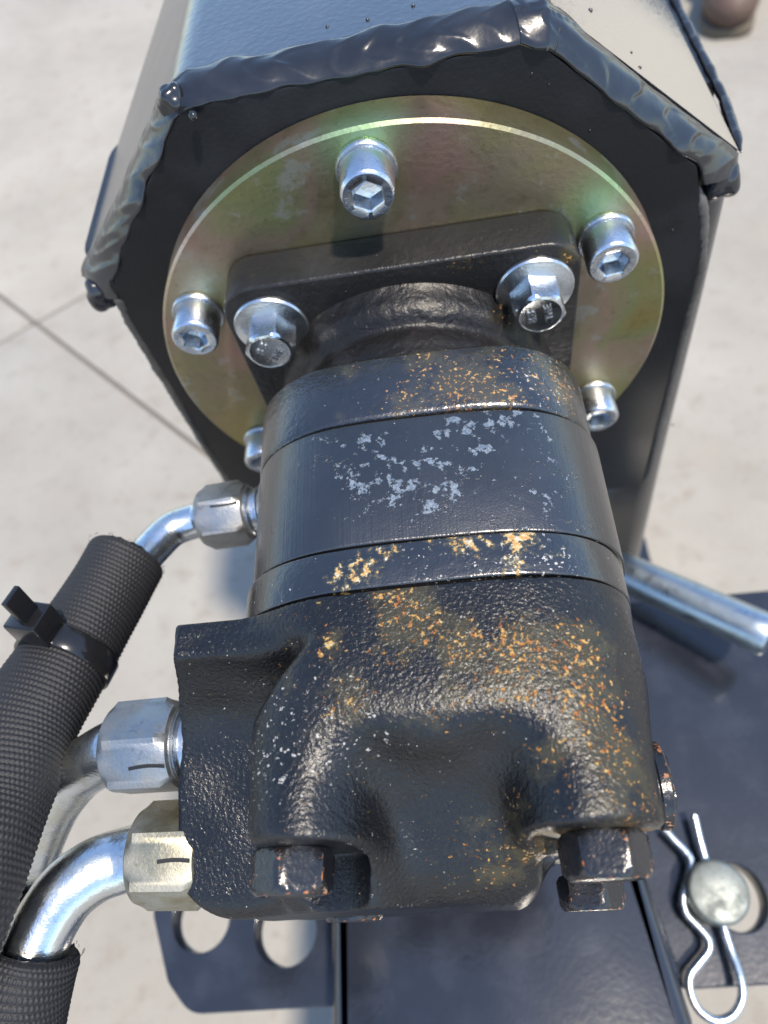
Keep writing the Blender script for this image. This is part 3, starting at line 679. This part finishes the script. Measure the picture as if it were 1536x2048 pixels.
# ------------------------------------------------------------------ hydraulic lines
def hexnut(ap, L, mat, cone):
    rc = ap / math.cos(math.pi / 6)
    rings = [circ(ap * .62, 0), hexring(ap, ap * .93, 0), hexring(ap, ap * .985, .5), hexring(ap, rc * .985, 2.2), hexring(ap, rc, L - 2.6), hexring(ap, ap * .98, L - .5), hexring(ap, ap * .9, L), circ(ap * .62, L)]
    return mesh_from('union_nut', *loft(rings), mat, 28)
def line(label, group, nc, ax, ap, L, mat, ringmat, stub, pathpts, tr, slv, sr, roll, mark, depth=None):
    ax = np.array(ax, float); ax /= np.linalg.norm(ax); nc = np.array(nc)
    H = thing('hydraulic_line', label, 'hydraulic line', tuple(nc), group)
    s0 = nc - ax * L / 2; M = frame(s0, ax, 0)
    lc = M.inverted() @ Vector(CP); ac = math.atan2(lc.y, lc.x); M = frame(s0, ax, ac + math.radians(roll)); ac = -math.radians(roll)
    nut = place('union_nut', hexnut(ap, L, mat, 1), M, H)
    # cone end on the pipe side, collar and adapter on the other
    place('adapter', mesh_from('adapter', *join(lathe([(ap * .84, L - .1), (ap * .86, L + .8), (ap * .82, L + 1.3), (ap * .74, L + 1.5), (ap * .74, L + 2.6), (ap * .80, L + 2.9), (ap * .80, L + 3.6), (ap * .7, L + 3.9), (ap * .7, L + stub)], 72)), M_ZINC, 35), M, H)
    me = mesh_from('adapter_hex', *loft([hexring(ap * .78, 99, L + 4.4), hexring(ap * .78, 99, L + stub)]), mat, 28)
    if stub > 5: place('adapter_hex', me, M @ Matrix.Rotation(.25, 4, 'Z'), H)
    P = catmull([s0 + ax * 3, s0 + ax * .2] + [np.array(p) for p in pathpts], 14)
    P, _ = resample(P, 90); part('steel_pipe', *sweep(P, tr, 40), M_PIPE, H, 60)
    if slv is not None:
        C = catmull([np.array(p) for p in slv], 16); rows = 420; C, LL = resample(C, rows); T, N, B = frames(C)
        na = 64 * 5; a = np.linspace(0, 2 * np.pi, na, endpoint=False); pitch = 1.42; cols = 64
        rings = []
        for i in range(rows):
            s = i / (rows - 1) * LL
            row = s / pitch + .10 * np.sin(a * 3 + s * .05)
            k_ = np.floor(row); fr = row - k_
            u_ = a / (2 * np.pi) * cols + .5 * (k_ % 2)
            bumpv = (np.sin(np.pi * fr) ** .8) * (.25 + .75 * abs(np.sin(np.pi * u_)) ** .8)
            R = sr + .42 * bumpv
            th0 = 2.35 + s * .006                          # folded crease running along the sleeve
            cre = np.exp(-(((a - th0 + np.pi) % (2 * np.pi) - np.pi) / .16) ** 2)
            R = R + cre * (.9 * min(1, s / 30)) + .55 * np.sin(2 * a + s * .03) + .3 * np.sin(3 * a + s * .07) + .5 * mnoise.noise(Vector((s * .06, sr, 2)))
            if s < 1.6: R = R * (1 - .10 * (1 - s / 1.6) ** 2)
            fray = .5 * np.array([mnoise.noise(Vector((math.cos(q) * 6, math.sin(q) * 6, 3))) for q in a]) if i == 0 else 0
            fl = 1.0
            p = C[i] + (R * np.cos(a))[:, None] * N[i] + (R * np.sin(a))[:, None] * B[i] * fl
            if i == 0: p = p + np.outer(fray * 1.5, T[i])
            rings.append(p)
        inner = [C[1] + (sr * .86 * np.cos(a))[:, None] * N[1] + (sr * .86 * np.sin(a))[:, None] * B[1], C[12] + (tr * 1.02 * np.cos(a))[:, None] * N[12] + (tr * 1.02 * np.sin(a))[:, None] * B[12]]
        V, F = loft([inner[1], inner[0]] + rings, False, True); part('braided_sleeve', V, F, M_FABRIC, H, 179)
        H['sl'] = 1
        fz = []
        rf_ = random.Random(int(sr * 100) + rows)
        for q in range(40):
            t = rf_.uniform(0, 2 * math.pi); p0 = C[0] + (N[0] * math.cos(t) + B[0] * math.sin(t)) * (sr + .1)
            dr = -T[0] * rf_.uniform(.1, .7) + (N[0] * math.cos(t) + B[0] * math.sin(t)) * rf_.uniform(-.2, .4) + np.array([rf_.uniform(-.5, .5) for _ in range(3)])
            fz.append(sweep(np.array([p0 - dr * .3, p0 + dr * .5, p0 + dr + np.array([rf_.uniform(-.3, .3) for _ in range(3)])]), .07, 3))
        part('frayed_threads', *join(*fz), M_FABRIC, H, 179, kind='stuff')
    # painted witness mark across the joint
    if mark:   # a pen stroke over a flat of the nut
        V = []; a0, z0, z1, wv = mark; a0 = ac + math.radians(a0)
        pts = []
        for i in range(15):
            t = i / 14; z = z0 + (z1 - z0) * t; aa = a0 + wv * math.sin(t * 3.0) + .02
            r_ = min(ap / math.cos(((aa - 0) % (math.pi / 3)) - math.pi / 6), 99) + .06
            pts.append((r_ * math.cos(aa), r_ * math.sin(aa), z))
        P = np.array(pts); w1 = .45
        if len(mark) and wv is not None:
            tang = np.array([-math.sin(a0), math.cos(a0), 0])
            rows_ = [np.array([p - tang * w1, p - tang * w1 * .3 + p * np.array([1, 1, 0]) * .004, p + tang * w1 * .3 + p * np.array([1, 1, 0]) * .004, p + tang * w1]) for p in P]
            V, F = loft(rows_, False, False, False)
            place('marker_line', mesh_from('marker_line', V, F, M_MARK, 179), M, H)
    return H
AX = (1, .03, 0)
HG = 'steel hydraulic lines on the left of the motor'
n2 = dep(300, 1492, 176); n3 = dep(352, 1708, 171); n1 = dep(455, 1030, 222)
L1 = line('upper hydraulic line with small hex nut, bent pipe and long braided black sleeve', HG, n1, (1, .02, .04), 9.0, 15.5, M_NUT, M_ZINC, 9,
          [dep(395, 1040, 224), dep(345, 1058, 223), dep(308, 1092, 219), dep(277, 1128, 214), dep(252, 1165, 210)], 5.6,
          [dep(254, 1112, 214), dep(212, 1186, 207), dep(132, 1316, 194), dep(48, 1452, 181), dep(-8, 1585, 170), dep(-55, 1700, 161), dep(-115, 1870, 152), dep(-200, 2080, 146)], 11.7, -30, (-22, 6, 14.6, .02))
L2 = line('middle hydraulic line with the cleaner bluish hex nut, pipe passing behind the long sleeve', HG, n2, (1, .0, .0), 10.4, 17.5, M_NUT, M_ZINC, 9.5,
          [dep(192, 1520, 180), dep(148, 1552, 184), dep(102, 1615, 190), dep(66, 1700, 196), dep(40, 1790, 200)], 7.4,
          [dep(52, 1740, 198), dep(36, 1800, 200), dep(0, 1950, 202), dep(-30, 2100, 204)], 11.0, -9, (26, 8, 16.8, -.04))
L3 = line('lowest hydraulic line with yellowed hex nut and polished bend into a frayed sleeve', HG, n3, (1, -.02, -.02), 10.7, 17.0, M_NUTY, M_ZINC, 4.5,
          [dep(240, 1722, 172), dep(188, 1742, 170), dep(134, 1784, 168), dep(94, 1842, 166), dep(68, 1900, 164), dep(50, 1960, 162)], 7.4,
          [dep(66, 1893, 164), dep(45, 1960, 162), dep(22, 2060, 160), dep(5, 2160, 158)], 11.0, -22, (7, 8.5, 16.2, -.03))

# cable tie round the long sleeve
CT = thing('cable_tie', 'glossy black cable tie cinched round the long braided sleeve', 'cable tie', tuple(dep(150, 1318, 192)))
C0 = dep(134, 1314, 194.2); Tn = dep(48, 1452, 181) - dep(212, 1186, 207); Tn /= np.linalg.norm(Tn)
P_, N_, B_ = frames(np.array([C0, C0 + Tn, C0 + 2 * Tn]))[0:3]; N_ = N_[0]; B_ = np.cross(Tn, N_)
a = np.linspace(0, 2 * np.pi, 96, endpoint=False); rings = []
for (dz, dr) in ((-3.2, .0), (-3.2, 1.2), (-2.8, 1.5), (2.8, 1.5), (3.2, 1.2), (3.2, 0)):
    rad = 12.1 + dr + .25 * np.sin(2 * a)
    rings.append(C0 + Tn * dz + (rad * np.cos(a))[:, None] * N_ + (rad * np.sin(a))[:, None] * B_ )
part('strap', *loft(rings + [rings[0]], False, False), M_NYLON, CT, 40)
hc = dep(98, 1246, 187)
hd = hc - C0; hd -= Tn * (hd @ Tn); hd /= np.linalg.norm(hd); sd = np.cross(Tn, hd)
def obox(c, ex, ey, ez, X, Y, Z, r=.5):
    v, f = prism(roundpoly([(-ex, -ey), (ex, -ey), (ex, ey), (-ex, ey)], r * 1.5, 3), -ez, ez, r, 2)
    return np.array([c + X * p[0] + Y * p[1] + Z * p[2] for p in v]), f
hcen = C0 + hd * 16.6
part('head', *obox(hcen, 4.3, 4.9, 3.8, Tn, sd, hd), M_NYLON, CT, 40)
part('tail', *obox(hcen - sd * 1.0 + hd * 7.6, 2.9, .8, 5.0, Tn, sd, hd, .2), M_NYLON, CT, 40)

# ------------------------------------------------------------------ hitch pin, clip, round bar
pc = on(1440, 1783, 2, -184)
HP = thing('hitch_pin', 'dull zinc hitch pin head standing in the oversize hole of the side plate', 'pin', (pc[0], pc[1], -230))
v, f = lathe([(12.8, -235), (12.8, -187.5), (12.3, -186.3), (11, -185.6), (.3, -185.6)], 64); v[:, 0] += pc[0]; v[:, 1] += pc[1]
part('pin_shank', v, f, M_PIN, HP, 40)
cl = [(1329, 1658), (1350, 1682), (1370, 1702), (1381, 1722), (1377, 1757), (1366, 1794), (1372, 1826), (1396, 1853), (1415, 1876), (1417, 1900), (1400, 1923), (1380, 1950), (1380, 1982), (1398, 2020), (1432, 2041), (1466, 2030), (1484, 1995), (1480, 1955), (1463, 1905), (1444, 1845), (1427, 1785), (1412, 1725), (1398, 1674), (1388, 1630)]
zc = [-192] * 12 + [-192, -192, -192, -192, -192, -192, -193, -193, -193.5, -193, -192, -191]
P = catmull([on(u, v_, 2, z) for (u, v_), z in zip(cl, zc)], 6)
CLP = thing('spring_clip', 'shiny zinc R-shaped spring clip pushed through the hitch pin', 'spring clip', tuple(P[0]))
P, _ = resample(P, 220); part('wire', *sweep(P, 1.75, 14), M_CLIP, CLP, 60)
e1 = dep(1533, 1270, 335 - 3); e0 = dep(1205, 1126, 380)
RB = thing('round_bar', 'grey zinc plated round bar jutting out past the right side of the motor', 'steel bar', tuple(e0))
P, _ = resample(np.array([e0, (e0 + e1) / 2, e1 + (e1 - e0) * .01]), 12); R = np.full(12, 10.2)
d_ = (e1 - e0) / np.linalg.norm(e1 - e0); P = np.concatenate([P, [P[-1] + d_ * 1.0, P[-1] + d_ * 1.3]]); R = np.concatenate([R, [9.6, 8.8]])
part('bar_stock', *sweep(P, R, 48), M_ROD, RB, 50)

# ------------------------------------------------------------------ person standing beyond, only the boots are in view
def boot(X, Y, Z):                     # toe towards -Y, sole on z=0
    toe = np.sqrt((X / 43) ** 2 + ((Y + 95) / 62) ** 2 + ((Z - 22) / 36) ** 2) - 1; toe *= 36
    foot = sd_box(X, Y, Z, (-36, -110, 2), (36, 95, 50), 22)
    leg = np.sqrt((X / 40) ** 2 + ((Y - 48) / 48) ** 2) - 1; leg = np.maximum(leg * 40, np.maximum(Z - 170, 20 - Z))
    inst = sd_box(X, Y + (Z - 60) * .5, Z, (-30, -40, 20), (30, 60, 100), 22)
    return np.maximum(smin(smin(toe, foot, 15), smin(leg, inst, 25), 20), -Z)
bv, bf = surface_nets(boot, (-55, -175, -5), (55, 110, 175), 5)
PE = None
g1 = on(1483, 62, 2, GZ); ang = math.radians(-12)
PE = thing('person', 'person in brown leather work boots and brown trousers standing at the top right corner', 'person', (g1[0], g1[1] + 120, GZ))
for (bx, by, an) in ((g1[0] + 8, g1[1] + 128, -14), (on(1380, -60, 2, GZ)[0] - 6, on(1380, -60, 2, GZ)[1] + 210, 18)):
    a = math.radians(an); Rm = np.array([[math.cos(a), -math.sin(a), 0], [math.sin(a), math.cos(a), 0], [0, 0, 1]])
    V = (bv @ Rm.T) + np.array([bx, by, GZ + 14]); b = part('boot', V, bf, M_BOOT, PE, 179)
    so_ = roundpoly([(-38, -150), (38, -150), (42, -90), (34, 0), (38, 90), (-38, 90), (-34, 0), (-42, -90)], [30, 30, 20, 20, 25, 25, 20, 20]) @ Rm[:2, :2].T + np.array([bx, by])
    part('sole', *prism(so_, GZ + .2, GZ + 15, 2), M_SOLE, b)
    P = np.array([(bx - 48 * math.sin(a), by + 48 * math.cos(a), GZ + z) for z in (120, 300, 500, 750)]); P[:, 0] += np.linspace(0, (g1[0] - bx) * .3, 4)
    P, _ = resample(P, 24); part('trouser_leg', *sweep(P, np.linspace(62, 88, 24), 28, True, lambda i, q: 5 * np.sin(q * 3 + i * .5)), M_TROUSER, PE, 179)
